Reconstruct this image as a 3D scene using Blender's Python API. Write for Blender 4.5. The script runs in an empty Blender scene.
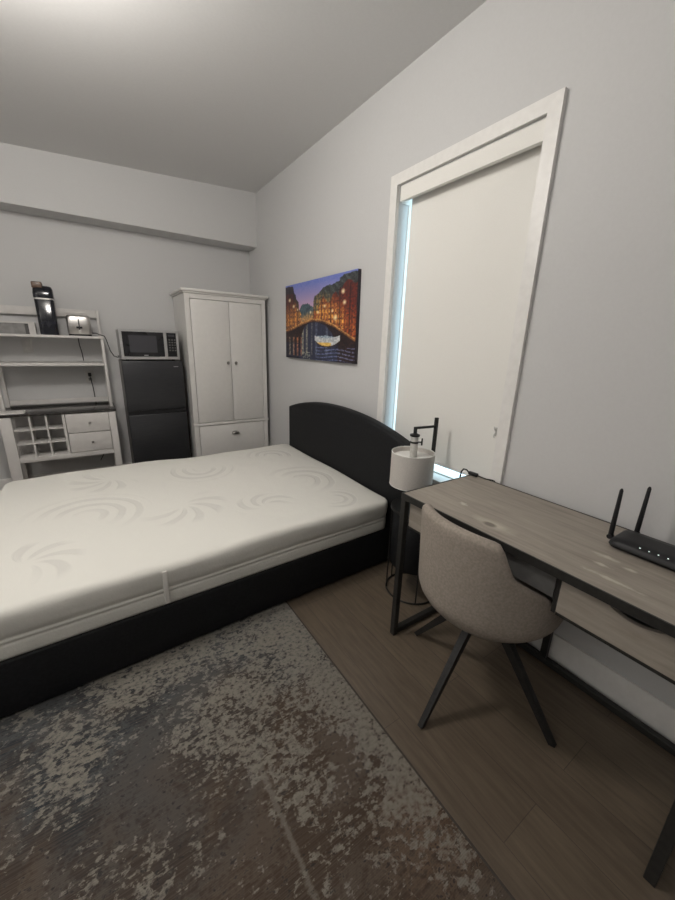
import bpy, bmesh, math, random
from mathutils import Vector, Matrix
random.seed(7)
PI = math.pi
sc = bpy.context.scene
COL = sc.collection

# ------------------------------------------------------------------ camera, world, light, exposure
FPX, YAW, PITCH, ROLL = 364.2149, 0.596001, -0.2821492, 0.0311646
CAM_H = 1.42
F = Vector((math.sin(YAW)*math.cos(PITCH), math.cos(YAW)*math.cos(PITCH), math.sin(PITCH)))
Rt = Vector((math.cos(YAW), -math.sin(YAW), 0)); Up = Rt.cross(F)
r_ = math.cos(ROLL)*Rt + math.sin(ROLL)*Up
u_ = -math.sin(ROLL)*Rt + math.cos(ROLL)*Up
cd = bpy.data.cameras.new('camera'); cam = bpy.data.objects.new('camera', cd); COL.objects.link(cam)
cd.sensor_fit = 'VERTICAL'; cd.sensor_height = 24; cd.sensor_width = 18; cd.lens = 24*FPX/900
cd.clip_start = 0.02
m = Matrix((r_, u_, -F)).transposed().to_4x4(); m.translation = Vector((0, 0, CAM_H)); cam.matrix_world = m
sc.camera = cam

w = bpy.data.worlds.new('daylight'); sc.world = w; w.use_nodes = True
bg = w.node_tree.nodes['Background']; bg.inputs[0].default_value = (0.68, 0.91, 1.0, 1); bg.inputs[1].default_value = 3.2

def lamp(name, loc, power, color, radius):
    l = bpy.data.lights.new(name, 'POINT'); l.energy = power; l.color = color; l.shadow_soft_size = radius
    o = bpy.data.objects.new(name, l); COL.objects.link(o); o.location = loc; return o
lamp('ceiling_lamp_light', (-0.16, 1.80, 2.60), 60, (1.0, 0.95, 0.885), 0.16)
al = bpy.data.lights.new('ceiling_fill', 'AREA'); al.shape = 'RECTANGLE'; al.size = 0.6; al.size_y = 0.6; al.energy = 42; al.color = (1, .96, .91)  # unseen fill light added to brighten the ceiling, no fixture stands here
ao = bpy.data.objects.new('ceiling_fill', al); COL.objects.link(ao); ao.location = (-1.7, 0.6, 1.75); ao.rotation_euler = (PI, 0, 0)

vs = sc.view_settings
vs.view_transform = 'Standard'; vs.look = 'None'; vs.gamma = 1; vs.use_curve_mapping = False; vs.exposure = 0.0

# ------------------------------------------------------------------ materials
def N(nt, t, **kw):
    n = nt.nodes.new(t)
    for k, v in kw.items(): setattr(n, k, v)
    return n
def new_mat(name, color=(.8, .8, .8), rough=.6, metal=0., spec=.5):
    mt = bpy.data.materials.new(name); mt.use_nodes = True
    b = mt.node_tree.nodes['Principled BSDF']
    b.inputs['Base Color'].default_value = (*color, 1); b.inputs['Roughness'].default_value = rough
    b.inputs['Metallic'].default_value = metal; b.inputs['Specular IOR Level'].default_value = spec
    return mt
def noise_mat(name, c1, c2, scale=40, rough=.7, metal=0., bump=.0, detail=4, stretch=(1, 1, 1), spec=.5, lo=.35, hi=.65):
    mt = new_mat(name, c1, rough, metal, spec); nt = mt.node_tree; b = nt.nodes['Principled BSDF']
    tc = N(nt, 'ShaderNodeTexCoord'); mp = N(nt, 'ShaderNodeMapping'); mp.inputs['Scale'].default_value = stretch
    nt.links.new(tc.outputs['Object'], mp.inputs[0])
    no = N(nt, 'ShaderNodeTexNoise'); no.inputs['Scale'].default_value = scale; no.inputs['Detail'].default_value = detail
    nt.links.new(mp.outputs[0], no.inputs['Vector'])
    cr = N(nt, 'ShaderNodeValToRGB'); cr.color_ramp.elements[0].color = (*c1, 1); cr.color_ramp.elements[1].color = (*c2, 1)
    cr.color_ramp.elements[0].position = lo; cr.color_ramp.elements[1].position = hi
    nt.links.new(no.outputs['Fac'], cr.inputs[0]); nt.links.new(cr.outputs[0], b.inputs['Base Color'])
    if bump:
        bp = N(nt, 'ShaderNodeBump'); bp.inputs['Strength'].default_value = bump; bp.inputs['Distance'].default_value = .004
        nt.links.new(no.outputs['Fac'], bp.inputs['Height']); nt.links.new(bp.outputs[0], b.inputs['Normal'])
    return mt

def mth(nt, op, a, b=None, c=None):
    n = N(nt, 'ShaderNodeMath', operation=op)
    for i, v in enumerate((a, b, c)):
        if v is None: continue
        if isinstance(v, (int, float)): n.inputs[i].default_value = v
        else: nt.links.new(v, n.inputs[i])
    return n.outputs[0]
def mixc(nt, fac, a, b):
    n = N(nt, 'ShaderNodeMix', data_type='RGBA')
    if isinstance(fac, (int, float)): n.inputs[0].default_value = fac
    else: nt.links.new(fac, n.inputs[0])
    for i, v in ((6, a), (7, b)):
        if isinstance(v, tuple): n.inputs[i].default_value = (*v, 1)
        else: nt.links.new(v, n.inputs[i])
    return n.outputs[2]
def maprange(nt, v, a, b, c=0., d=1.):
    n = N(nt, 'ShaderNodeMapRange'); n.clamp = True
    nt.links.new(v, n.inputs[0])
    for i, q in enumerate((a, b, c, d)): n.inputs[i+1].default_value = q
    return n.outputs[0]
def noise(nt, vec, scale, detail=3, rough=.5, stretch=None, dist=0., off=(0, 0, 0)):
    if stretch or off != (0, 0, 0):
        mp = N(nt, 'ShaderNodeMapping'); mp.inputs['Scale'].default_value = stretch or (1, 1, 1); mp.inputs['Location'].default_value = off
        nt.links.new(vec, mp.inputs[0]); vec = mp.outputs[0]
    n = N(nt, 'ShaderNodeTexNoise'); n.inputs['Scale'].default_value = scale; n.inputs['Detail'].default_value = detail
    n.inputs['Roughness'].default_value = rough; n.inputs['Distortion'].default_value = dist
    nt.links.new(vec, n.inputs['Vector']); return n.outputs['Fac']

M = {}
M['wall'] = noise_mat('wall_paint', (.570, .568, .566), (.582, .580, .578), 90, .7, bump=.02)
M['ceil'] = noise_mat('ceiling_paint', (.69, .687, .682), (.705, .702, .697), 80, .9, bump=.02)
M['trim'] = noise_mat('trim_paint', (.76, .745, .72), (.80, .785, .76), 30, .4)
M['white'] = noise_mat('white_furniture', (.655, .64, .615), (.675, .66, .635), 25, .42)
M['shelfwhite'] = noise_mat('white_laminate', (.60, .58, .56), (.63, .61, .59), 25, .5)
M['blind'] = noise_mat('blind_fabric', (.80, .785, .745), (.825, .81, .77), 300, .85, bump=.05)
M['black_metal'] = noise_mat('black_metal', (.012, .012, .012), (.022, .021, .02), 60, .45, .3)
M['rail_metal'] = noise_mat('dark_bronze_metal', (.020, .0195, .018), (.028, .027, .025), 60, .5, .2)
M['black_plastic'] = noise_mat('black_plastic', (.008, .008, .009), (.012, .012, .014), 40, .45, spec=.35)
M['mid_grey'] = noise_mat('grey_laminate', (.50, .49, .48), (.54, .53, .52), 30, .6)
M['gloss_black'] = noise_mat('gloss_black', (.008, .009, .014), (.012, .013, .02), 20, .12)
M['screen'] = noise_mat('dark_glass', (.012, .012, .014), (.02, .02, .022), 20, .18)
M['screen_window'] = noise_mat('mesh_window_glass', (.05, .05, .06), (.065, .065, .07), 400, .2)
M['fridge'] = noise_mat('black_stainless', (.040, .041, .045), (.050, .051, .055), 12, .38, .5, stretch=(1, 1, 30))
M['fridge_side'] = noise_mat('fridge_side', (.20, .195, .185), (.24, .235, .22), 40, .5)
M['silver'] = noise_mat('brushed_silver', (.46, .46, .46), (.54, .54, .54), 30, .38, .75, stretch=(1, 1, 40))
M['chrome'] = noise_mat('chrome', (.60, .58, .56), (.68, .66, .64), 8, .3, 1.)
M['nickel'] = noise_mat('nickel', (.30, .29, .28), (.36, .35, .33), 40, .3, .9)
M['uphol'] = noise_mat('black_leatherette', (.0075, .0078, .009), (.012, .0125, .014), 90, .6, bump=.12, spec=.22)
M['velvet'] = noise_mat('taupe_velvet', (.26, .225, .19), (.33, .285, .245), 120, .9, bump=.12)
M['shade'] = noise_mat('linen_shade', (.50, .47, .44), (.58, .55, .51), 260, .85, bump=.1)
M['shade_in'] = noise_mat('shade_lining', (.70, .69, .66), (.76, .75, .72), 60, .7)
M['counter'] = noise_mat('dark_worktop', (.020, .018, .017), (.032, .028, .026), 18, .16, stretch=(1, 8, 8), spec=.8)
M['brown'] = noise_mat('brown_plastic', (.11, .065, .045), (.15, .09, .06), 30, .35)
M['cord'] = noise_mat('black_cord', (.01, .01, .01), (.016, .016, .016), 50, .5)
M['outlet'] = noise_mat('outlet_plastic', (.55, .54, .52), (.6, .59, .57), 50, .5)
M['grey_panel'] = noise_mat('grey_panel', (.20, .195, .19), (.25, .245, .24), 30, .6)
M['dark_grey'] = noise_mat('dark_grey_panel', (.075, .073, .07), (.1, .098, .095), 30, .6)
M['piping'] = noise_mat('white_piping', (.74, .72, .68), (.78, .76, .72), 60, .8)
M['led'] = new_mat('white_led', (.8, .9, .9)); _b = M['led'].node_tree.nodes['Principled BSDF']
_b.inputs['Emission Color'].default_value = (.85, 1, .97, 1); _b.inputs['Emission Strength'].default_value = 1.2
M['glass'] = bpy.data.materials.new('window_glass'); M['glass'].use_nodes = True
_t = M['glass'].node_tree; _t.nodes.remove(_t.nodes['Principled BSDF'])
_tr = N(_t, 'ShaderNodeBsdfTransparent'); _tr.inputs[0].default_value = (.95, .98, 1, 1); _gl = N(_t, 'ShaderNodeBsdfGlossy'); _gl.inputs['Roughness'].default_value = .02
_mx = N(_t, 'ShaderNodeMixShader')
_mx.inputs[0].default_value = .07; _t.links.new(_tr.outputs[0], _mx.inputs[1]); _t.links.new(_gl.outputs[0], _mx.inputs[2])
_t.links.new(_mx.outputs[0], _t.nodes['Material Output'].inputs[0])
M['clear'] = noise_mat('frosted_socket', (.50, .49, .46), (.60, .59, .56), 50, .3)

def floor_mat():
    mt = new_mat('vinyl_planks', rough=.42); nt = mt.node_tree; b = nt.nodes['Principled BSDF']
    tc = N(nt, 'ShaderNodeTexCoord'); mp = N(nt, 'ShaderNodeMapping'); mp.inputs['Rotation'].default_value = (0, 0, PI/2)
    mp.inputs['Location'].default_value = (.3, .05, 0)
    nt.links.new(tc.outputs['Object'], mp.inputs[0])
    br = N(nt, 'ShaderNodeTexBrick'); br.offset = .37; br.inputs['Scale'].default_value = 1
    br.inputs['Brick Width'].default_value = 1.22; br.inputs['Row Height'].default_value = .18; br.inputs['Mortar Size'].default_value = .0012
    br.inputs['Color1'].default_value = (.130, .101, .072, 1); br.inputs['Color2'].default_value = (.108, .083, .060, 1); br.inputs['Mortar'].default_value = (.06, .048, .038, 1)
    nt.links.new(mp.outputs[0], br.inputs['Vector'])
    g = noise(nt, tc.outputs['Object'], 9, 6, .6, (6, .6, 1), .4)
    g2 = maprange(nt, g, .3, .7, .72, 1.18)
    mx = N(nt, 'ShaderNodeVectorMath', operation='SCALE'); nt.links.new(br.outputs['Color'], mx.inputs[0]); nt.links.new(g2, mx.inputs['Scale'])
    nt.links.new(mx.outputs[0], b.inputs['Base Color']); return mt
M['floor'] = floor_mat()

def rug_mat():
    mt = new_mat('distressed_rug', rough=.95, spec=.1); nt = mt.node_tree; b = nt.nodes['Principled BSDF']
    tc = N(nt, 'ShaderNodeTexCoord'); P = tc.outputs['Object']
    sx = N(nt, 'ShaderNodeSeparateXYZ'); nt.links.new(P, sx.inputs[0]); X, Y = sx.outputs[0], sx.outputs[1]
    big = noise(nt, P, 1.7, 4, .6, None, .6)
    big2 = noise(nt, P, 2.9, 4, .6, None, .4, (5, 2, 0))
    med = noise(nt, P, 7.5, 5, .65, (.8, 1, 1), .3, (1, 4, 0))
    fl = noise(nt, P, 52, 5, .66, (.75, 1, 1), .25)
    fl2 = noise(nt, P, 70, 4, .6, (.8, 1, 1), .2, (3, 7, 0))
    streak = noise(nt, P, 6, 4, .6, (.7, 34, 1))
    def cen(v, k): return mth(nt, 'MULTIPLY', mth(nt, 'SUBTRACT', v, .5), k)
    # ground: blue grey near the bed, brown towards the near right
    t = mth(nt, 'ADD', mth(nt, 'MULTIPLY', Y, .8), cen(big, 2.2))
    blue = maprange(nt, t, .55, 1.1)
    ground = mixc(nt, blue, (.062, .044, .032), (.028, .034, .040))
    ground = mixc(nt, maprange(nt, streak, .42, .62, 0, .5), ground, (.112, .090, .072))
    # worn grey patches
    mid = maprange(nt, mth(nt, 'ADD', big2, mth(nt, 'ADD', cen(fl2, .55), cen(med, .5))), .46, .56)
    col = mixc(nt, mth(nt, 'MULTIPLY', mid, .7), ground, mixc(nt, blue, (.108, .088, .072), (.084, .088, .090)))
    # cream flakes, densest in a band along the right-hand edge and in drifts
    dens = mth(nt, 'ADD', cen(big2, -.8), mth(nt, 'ADD', cen(med, .32), mth(nt, 'MULTIPLY', X, .05)))
    dens = mth(nt, 'ADD', dens, mth(nt, 'MULTIPLY', mth(nt, 'SUBTRACT', Y, 1.05), .19))
    dx0 = mth(nt, 'ABSOLUTE', mth(nt, 'ADD', mth(nt, 'SUBTRACT', X, .70), cen(big, .25)))
    dens = mth(nt, 'ADD', dens, maprange(nt, mth(nt, 'ADD', X, cen(big2, .8)), .45, -.1, 0, -.07))  # fewer flakes leftward: rug pattern, plus bed shadow put into the colour
    dens = mth(nt, 'ADD', dens, maprange(nt, dx0, .16, .0, 0, .14))
    v = mth(nt, 'ADD', mth(nt, 'ADD', fl, cen(streak, .14)), dens)
    cream = maprange(nt, v, .48, .545)
    creamc = mixc(nt, big2, (.26, .234, .194), (.195, .19, .176))
    col = mixc(nt, mth(nt, 'MULTIPLY', mth(nt, 'MULTIPLY', cream, maprange(nt, fl2, .62, .46, .45, 1)), .85), col, creamc)
    cx_ = mth(nt, 'ABSOLUTE', mth(nt, 'ADD', mth(nt, 'SUBTRACT', X, .315), cen(fl2, .03)))
    crack = mth(nt, 'MULTIPLY', maprange(nt, cx_, .012, .004), maprange(nt, Y, 1.0, .88))
    col = mixc(nt, mth(nt, 'MULTIPLY', crack, .55), col, (.20, .185, .16))
    # rusty stain by the border, near
    dx = mth(nt, 'SUBTRACT', X, .66); dy = mth(nt, 'SUBTRACT', Y, .42)
    d = mth(nt, 'SQRT', mth(nt, 'ADD', mth(nt, 'MULTIPLY', dx, dx), mth(nt, 'MULTIPLY', dy, dy)))
    col = mixc(nt, mth(nt, 'MULTIPLY', maprange(nt, d, .22, .03, 0, .5), maprange(nt, fl2, .4, .6)), col, (.15, .088, .052))
    # dark wear specks
    speck = maprange(nt, fl2, .60, .67)
    col = mixc(nt, mth(nt, 'MULTIPLY', speck, .75), col, (.024, .024, .025))
    weave = N(nt, 'ShaderNodeTexWave'); weave.bands_direction = 'Y'; weave.inputs['Scale'].default_value = 60; weave.inputs['Distortion'].default_value = 1.5
    nt.links.new(P, weave.inputs['Vector'])
    col = mixc(nt, mth(nt, 'MULTIPLY', weave.outputs['Fac'], .16), col, (.02, .018, .016))
    nt.links.new(col, b.inputs['Base Color'])
    bp = N(nt, 'ShaderNodeBump'); bp.inputs['Strength'].default_value = .35; bp.inputs['Distance'].default_value = .004
    nt.links.new(fl, bp.inputs['Height']); nt.links.new(bp.outputs[0], b.inputs['Normal'])
    return mt
M['rug'] = rug_mat()
M['rug_edge'] = noise_mat('rug_binding', (.045, .038, .032), (.06, .05, .042), 90, .9)

MOTIFS = ((-.12, 2.27, .34, 4, 1, .6), (.36, 2.16, .27, 1.2, 9, 2.6), (1.18, 2.20, .30, 3, 2, 1.2), (.80, 1.92, .20, 2, 6, 0), (1.22, 1.80, .17, 3, 1, 2.2), (-.33, 1.85, .22, 1.2, 8, 1.0), (.62, 2.75, .27, 3.5, 1, 3.5), (.02, 2.85, .24, 1, 9, 4.0), (1.22, 2.82, .22, 3, 1, .4))
def mattress_mat():
    mt = new_mat('mattress_cover', rough=.8, spec=.25); nt = mt.node_tree; b = nt.nodes['Principled BSDF']
    tc = N(nt, 'ShaderNodeTexCoord'); P = tc.outputs['Object']
    nz = noise(nt, P, 5, 2)
    px = N(nt, 'ShaderNodeSeparateXYZ'); nt.links.new(P, px.inputs[0])
    def motif(cx, cy, rad, rings, arms, a_off):
        dx = mth(nt, 'SUBTRACT', px.outputs[0], cx); dy = mth(nt, 'SUBTRACT', px.outputs[1], cy)
        r = mth(nt, 'SQRT', mth(nt, 'ADD', mth(nt, 'MULTIPLY', dx, dx), mth(nt, 'MULTIPLY', dy, dy)))
        an = mth(nt, 'ARCTAN2', dy, dx)
        ph = mth(nt, 'ADD', mth(nt, 'MULTIPLY', r, rings/rad*2*PI), mth(nt, 'MULTIPLY', an, arms))
        ph = mth(nt, 'ADD', ph, mth(nt, 'MULTIPLY', nz, 2.2))
        band = maprange(nt, mth(nt, 'SINE', ph), -.1, .55)
        fade = mth(nt, 'MULTIPLY', maprange(nt, r, rad, rad*.8), maprange(nt, r, rad*.12, rad*.3))
        sect = maprange(nt, mth(nt, 'SINE', mth(nt, 'ADD', an, a_off)), -.45, .25)
        return mth(nt, 'MULTIPLY', mth(nt, 'MULTIPLY', band, fade), sect)
    pat = None
    for args in MOTIFS:
        q_ = motif(*args); pat = q_ if pat is None else mth(nt, 'MAXIMUM', pat, q_)
    sxyz = N(nt, 'ShaderNodeSeparateXYZ'); nt.links.new(P, sxyz.inputs[0])
    topm = maprange(nt, sxyz.outputs[2], .43, .455)
    sw = mth(nt, 'MULTIPLY', pat, topm)
    col = mixc(nt, mth(nt, 'MULTIPLY', sw, .5), (.69, .68, .635), (.55, .54, .51))
    nt.links.new(col, b.inputs['Base Color'])
    q = noise(nt, P, 120, 2)
    q2 = noise(nt, P, 7, 3)
    h = mth(nt, 'ADD', mth(nt, 'ADD', mth(nt, 'MULTIPLY', q, .15), mth(nt, 'MULTIPLY', q2, .9)), mth(nt, 'MULTIPLY', sw, -.5))
    bp = N(nt, 'ShaderNodeBump'); bp.inputs['Strength'].default_value = .35; bp.inputs['Distance'].default_value = .012
    nt.links.new(h, bp.inputs['Height']); nt.links.new(bp.outputs[0], b.inputs['Normal'])
    return mt
M['mattress'] = mattress_mat()

def desk_mat():
    mt = new_mat('grey_wood', rough=.5); nt = mt.node_tree; b = nt.nodes['Principled BSDF']
    tc = N(nt, 'ShaderNodeTexCoord'); P = tc.outputs['Object']
    g = noise(nt, P, 6, 6, .62, (7, .7, 7), .5)
    g2 = noise(nt, P, 2.4, 3, .5, (2, .8, 1), .3)
    col = mixc(nt, maprange(nt, g, .32, .68), (.21, .182, .152), (.325, .288, .245))
    col = mixc(nt, maprange(nt, g2, .35, .7, 0, .4), col, (.365, .328, .283))
    sx = N(nt, 'ShaderNodeSeparateXYZ'); nt.links.new(P, sx.inputs[0]); X, Y = sx.outputs[0], sx.outputs[1]
    def blob(x, y, ax, ay, r0, r1, amt, color, col, nzs=22, nza=.8):
        dx = mth(nt, 'DIVIDE', mth(nt, 'SUBTRACT', X, x), ax); dy = mth(nt, 'DIVIDE', mth(nt, 'SUBTRACT', Y, y), ay)
        d = mth(nt, 'SQRT', mth(nt, 'ADD', mth(nt, 'MULTIPLY', dx, dx), mth(nt, 'MULTIPLY', dy, dy)))
        d = mth(nt, 'ADD', d, mth(nt, 'MULTIPLY', mth(nt, 'SUBTRACT', noise(nt, P, nzs, 3), .5), nza))
        return mixc(nt, maprange(nt, d, r1, r0, 0, amt), col, color)
    col = blob(1.205, .70, .035, .085, .2, 1.25, .7, (.52, .475, .41), col)      # pale halo of the knot
    col = blob(1.195, .715, .018, .03, .5, 1.1, .8, (.085, .068, .055), col)     # knot
    col = blob(1.265, .885, .02, .03, .25, .7, .9, (.48, .45, .40), col, 60, 1.6)   # chipped marks
    for (x, y, ax, ay) in ((1.33, .375, .016, .05), (1.265, .36, .012, .035), (1.20, .31, .012, .10), (1.31, .30, .012, .03)):
        col = blob(x, y, ax, ay, .2, .9, .7, (.56, .52, .45), col, 45, 1.4)
    nt.links.new(col, b.inputs['Base Color'])
    return mt
M['desk'] = desk_mat()

# ------------------------------------------------------------------ mesh helpers
def bx(bm, x0, x1, y0, y1, z0, z1, bev=0., seg=2):
    vs_ = [bm.verts.new((x, y, z)) for z in (z0, z1) for y in (y0, y1) for x in (x0, x1)]
    fs = [bm.faces.new([vs_[i] for i in q]) for q in ((0, 2, 3, 1), (4, 5, 7, 6), (0, 1, 5, 4), (2, 6, 7, 3), (0, 4, 6, 2), (1, 3, 7, 5))]
    if bev > 0:
        ed = list({e for f in fs for e in f.edges})
        bmesh.ops.bevel(bm, geom=ed, offset=bev, segments=seg, profile=.5, affect='EDGES')
    return bm
def tube(bm, pts, r, n=10, caps=True):
    pts = [Vector(p) for p in pts]; rings = []
    rr = r if isinstance(r, (list, tuple)) else [r]*len(pts)
    ref = None
    for i, p in enumerate(pts):
        t = (pts[min(i+1, len(pts)-1)] - pts[max(i-1, 0)]).normalized()
        if ref is None:
            ref = Vector((0, 0, 1)) if abs(t.z) < .9 else Vector((1, 0, 0))
        a = (ref - t*ref.dot(t)).normalized(); bb = t.cross(a); ref = a
        rings.append([bm.verts.new(p + rr[i]*(math.cos(2*PI*k/n)*a + math.sin(2*PI*k/n)*bb)) for k in range(n)])
    for A, B in zip(rings, rings[1:]):
        for k in range(n): bm.faces.new((A[k], A[(k+1) % n], B[(k+1) % n], B[k]))
    if caps: bm.faces.new(rings[0][::-1]); bm.faces.new(rings[-1])
    return bm
def torus(bm, c, R, r, n=48, k=10):
    rings = []
    for i in range(n):
        a = 2*PI*i/n; rings.append([bm.verts.new((c[0]+(R+r*math.cos(2*PI*j/k))*math.cos(a), c[1]+(R+r*math.cos(2*PI*j/k))*math.sin(a), c[2]+r*math.sin(2*PI*j/k))) for j in range(k)])
    for i in range(n):
        A, B = rings[i], rings[(i+1) % n]
        for j in range(k): bm.faces.new((A[j], B[j], B[(j+1) % k], A[(j+1) % k]))
    return bm
def lathe(bm, c, prof, n=40, close=False):
    rings = []
    for (r, z) in prof:
        rings.append([bm.verts.new((c[0]+r*math.cos(2*PI*k/n), c[1]+r*math.sin(2*PI*k/n), c[2]+z)) for k in range(n)])
    pairs = list(zip(rings, rings[1:])) + ([(rings[-1], rings[0])] if close else [])
    for A, B in pairs:
        for k in range(n): bm.faces.new((A[k], A[(k+1) % n], B[(k+1) % n], B[k]))
    if not close: bm.faces.new(rings[0][::-1]); bm.faces.new(rings[-1])
    return bm
def rot_bm(bm, axis, ang, c):
    bmesh.ops.rotate(bm, verts=bm.verts, cent=c, matrix=Matrix.Rotation(ang, 3, axis)); return bm
def beam(bm, p, q, w1, h1, w2=None, h2=None, up=(0, 0, 1)):
    p, q = Vector(p), Vector(q); t = (q-p).normalized(); a = Vector(up).cross(t)
    if a.length < 1e-4: a = Vector((1, 0, 0))
    a.normalize(); bb = t.cross(a); w2 = w2 or w1; h2 = h2 or h1
    A = [bm.verts.new(p + s*w1/2*a + u*h1/2*bb) for s, u in ((-1, -1), (1, -1), (1, 1), (-1, 1))]
    B = [bm.verts.new(q + s*w2/2*a + u*h2/2*bb) for s, u in ((-1, -1), (1, -1), (1, 1), (-1, 1))]
    for k in range(4): bm.faces.new((A[k], A[(k+1) % 4], B[(k+1) % 4], B[k]))
    bm.faces.new(A[::-1]); bm.faces.new(B); return bm
def rrect(cx, cy, hx, hy, r, n=6):
    out = []
    for (sx, sy, a0) in ((1, 1, 0), (-1, 1, PI/2), (-1, -1, PI), (1, -1, 1.5*PI)):
        for k in range(n+1):
            a = a0 + PI/2*k/n; out.append((cx+sx*(hx-r)+r*math.cos(a), cy+sy*(hy-r)+r*math.sin(a)))
    return out
def loft(bm, loops, caps=True):
    R = [[bm.verts.new(p) for p in lp] for lp in loops]; n = len(R[0])
    for A, B in zip(R, R[1:]):
        for k in range(n): bm.faces.new((A[k], A[(k+1) % n], B[(k+1) % n], B[k]))
    if caps: bm.faces.new(R[0][::-1]); bm.faces.new(R[-1])
    return bm
def obj(name, bm, mat, parent=None, smooth=True, ang=35):
    bmesh.ops.recalc_face_normals(bm, faces=bm.faces)
    me = bpy.data.meshes.new(name); bm.to_mesh(me); bm.free()
    if smooth:
        me.polygons.foreach_set('use_smooth', [True]*len(me.polygons)); me.set_sharp_from_angle(angle=math.radians(ang))
    me.materials.append(M[mat] if isinstance(mat, str) else mat)
    o = bpy.data.objects.new(name, me); COL.objects.link(o)
    if parent is not None:
        o.parent = parent
        base = parent.parent.location if parent.parent else parent.location
        if parent.parent is None: o.matrix_parent_inverse = Matrix.Translation(-parent.location)
        else: o.matrix_parent_inverse = Matrix.Identity(4)
    return o
def box(name, mat, parent, *d, bev=0., seg=2): return obj(name, bx(bmesh.new(), *d, bev=bev, seg=seg), mat, parent)
def tag(o, label, cat, group=None):
    o['label'] = label; o['category'] = cat
    if group: o['group'] = group
    return o
def thing(name, label, cat, loc, group=None):
    o = bpy.data.objects.new(name, None); COL.objects.link(o); o.location = loc; o.empty_display_size = .1
    return tag(o, label, cat, group)
def struct(o): o['kind'] = 'structure'; return o
def B(): return bmesh.new()

# ------------------------------------------------------------------ the room
WX, WY = 1.66, 4.333            # right wall and back wall planes
LX, NY = -2.3, -1.6
OY0, OY1, OZ0, OZ1 = 1.02, 1.878, .655, 2.32     # window opening
def ceil_z(x): return 2.885 - (1.66-x)*.052
struct(box('floor', 'floor', None, LX-.1, WX+.2, NY-.1, WY+.1, -.1, 0))
bm = B()
c = [bm.verts.new(p) for p in ((LX-.1, NY-.1, ceil_z(LX-.1)), (WX+.2, NY-.1, ceil_z(WX+.2)), (WX+.2, WY+.1, ceil_z(WX+.2)), (LX-.1, WY+.1, ceil_z(LX-.1)))]
c2 = [bm.verts.new(v.co+Vector((0, 0, .1))) for v in c]
bm.faces.new(c); bm.faces.new(c2[::-1])
for k in range(4): bm.faces.new((c[k], c2[k], c2[(k+1) % 4], c[(k+1) % 4]))
struct(obj('ceiling', bm, 'ceil'))
bm = B()
for d in ((NY-.1, OY0, 0, 3.0), (OY1, WY+.1, 0, 3.0), (OY0, OY1, 0, OZ0), (OY0, OY1, OZ1, 3.0)): bx(bm, WX, WX+.2, *d)
struct(obj('wall_right', bm, 'wall', smooth=False))
struct(box('wall_back', 'wall', None, LX-.1, WX+.2, WY, WY+.1, 0, 3.0))
struct(box('wall_left', 'wall', None, LX-.1, LX, NY-.1, WY+.1, 0, 3.0))
struct(box('wall_near', 'wall', None, LX-.1, WX+.2, NY-.1, NY, 0, 3.0))
# soffit over the back wall
bm = B(); bx(bm, LX, WX, 4.09, WY, 2.385, 2.96)
so = struct(obj('trim_1', bm, 'wall', smooth=False))
# baseboards
struct(box('baseboard_right', 'trim', None, WX-.014, WX, NY, WY, 0, .15, bev=.004))
struct(box('baseboard_back', 'trim', None, LX, WX-.014, WY-.014, WY, 0, .13, bev=.004))

# window: casing, frame and glass
win = bpy.data.objects.new('window_1', None); COL.objects.link(win); win.location = (WX, 1.45, OZ0); struct(win)
T = .062; TX = WX-.02
bm = B()
def ring4(x, d, e=0): return [bm.verts.new((x, y, z)) for y, z in ((OY0-d, OZ0-.02-(d if d else 0)), (OY1+d, OZ0-.02-(d if d else 0)), (OY1+d, OZ1+d), (OY0-d, OZ1+d))]
rings4 = [ring4(WX, .004), ring4(TX, .004), ring4(TX, T), ring4(WX, T)]
for A, Bq in zip(rings4, rings4[1:]+rings4[:1]):
    for k in range(4): bm.faces.new((A[k], A[(k+1) % 4], Bq[(k+1) % 4], Bq[k]))
obj('casing', bm, 'trim', win, smooth=False)
bm = B(); bx(bm, TX-.005, WX+.077, OY0+.001, OY1-.001, OZ0-.016, OZ0+.004, .002, 1); obj('window_sill', bm, 'trim', win)
bm = B()
for d in ((OY0, OY0+.006, OZ0, OZ1), (OY1-.006, OY1, OZ0, OZ1), (OY0+.006, OY1-.006, OZ0, OZ0+.012), (OY0+.006, OY1-.006, OZ1-.03, OZ1)):
    bx(bm, WX+.078, WX+.165, *d, .0015, 1)
obj('window_frame', bm, 'trim', win)
bm = B(); bx(bm, WX+.079, WX+.083, OY0+.005, OY1-.005, OZ0+.010, OZ1-.028); obj('glass_pane', bm, 'glass', win, smooth=False)

# roller blind
bl = thing('roller_blind', 'off-white roller blind pulled down inside the tall white window casing', 'blind', (WX+.05, 1.45, 2.28))
box('valance', 'blind', bl, WX-.006, WX+.012, OY0+.003, OY1-.014, 2.238, OZ1-.004, bev=.001, seg=1)
tube_bm = tube(B(), [(WX+.038, OY0+.01, 2.274), (WX+.038, OY1-.02, 2.274)], .024, 20); obj('roller_tube', tube_bm, 'blind', bl)
box('blind_fabric', 'blind', bl, WX+.0625, WX+.0645, OY0+.006, OY1-.043, .738, 2.275)
box('bottom_bar', 'trim', bl, WX+.059, WX+.068, OY0+.006, OY1-.043, .720, .742, bev=.003)
box('end_bracket', 'dark_grey', bl, WX+.004, WX+.07, OY0+.0005, OY0+.006, 2.225, 2.31)
box('end_bracket', 'trim', bl, WX+.013, WX+.07, OY1-.013, OY1-.008, 2.235, 2.31)
cl = thing('cord_cleat', 'small white cord cleat on the right window casing above the desk', 'cleat', (TX, 1.022, 1.03))
box('mounting_plate', 'outlet', cl, TX-.004, TX-.0003, 1.017, 1.027, 1.005, 1.05, bev=.001)
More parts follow.
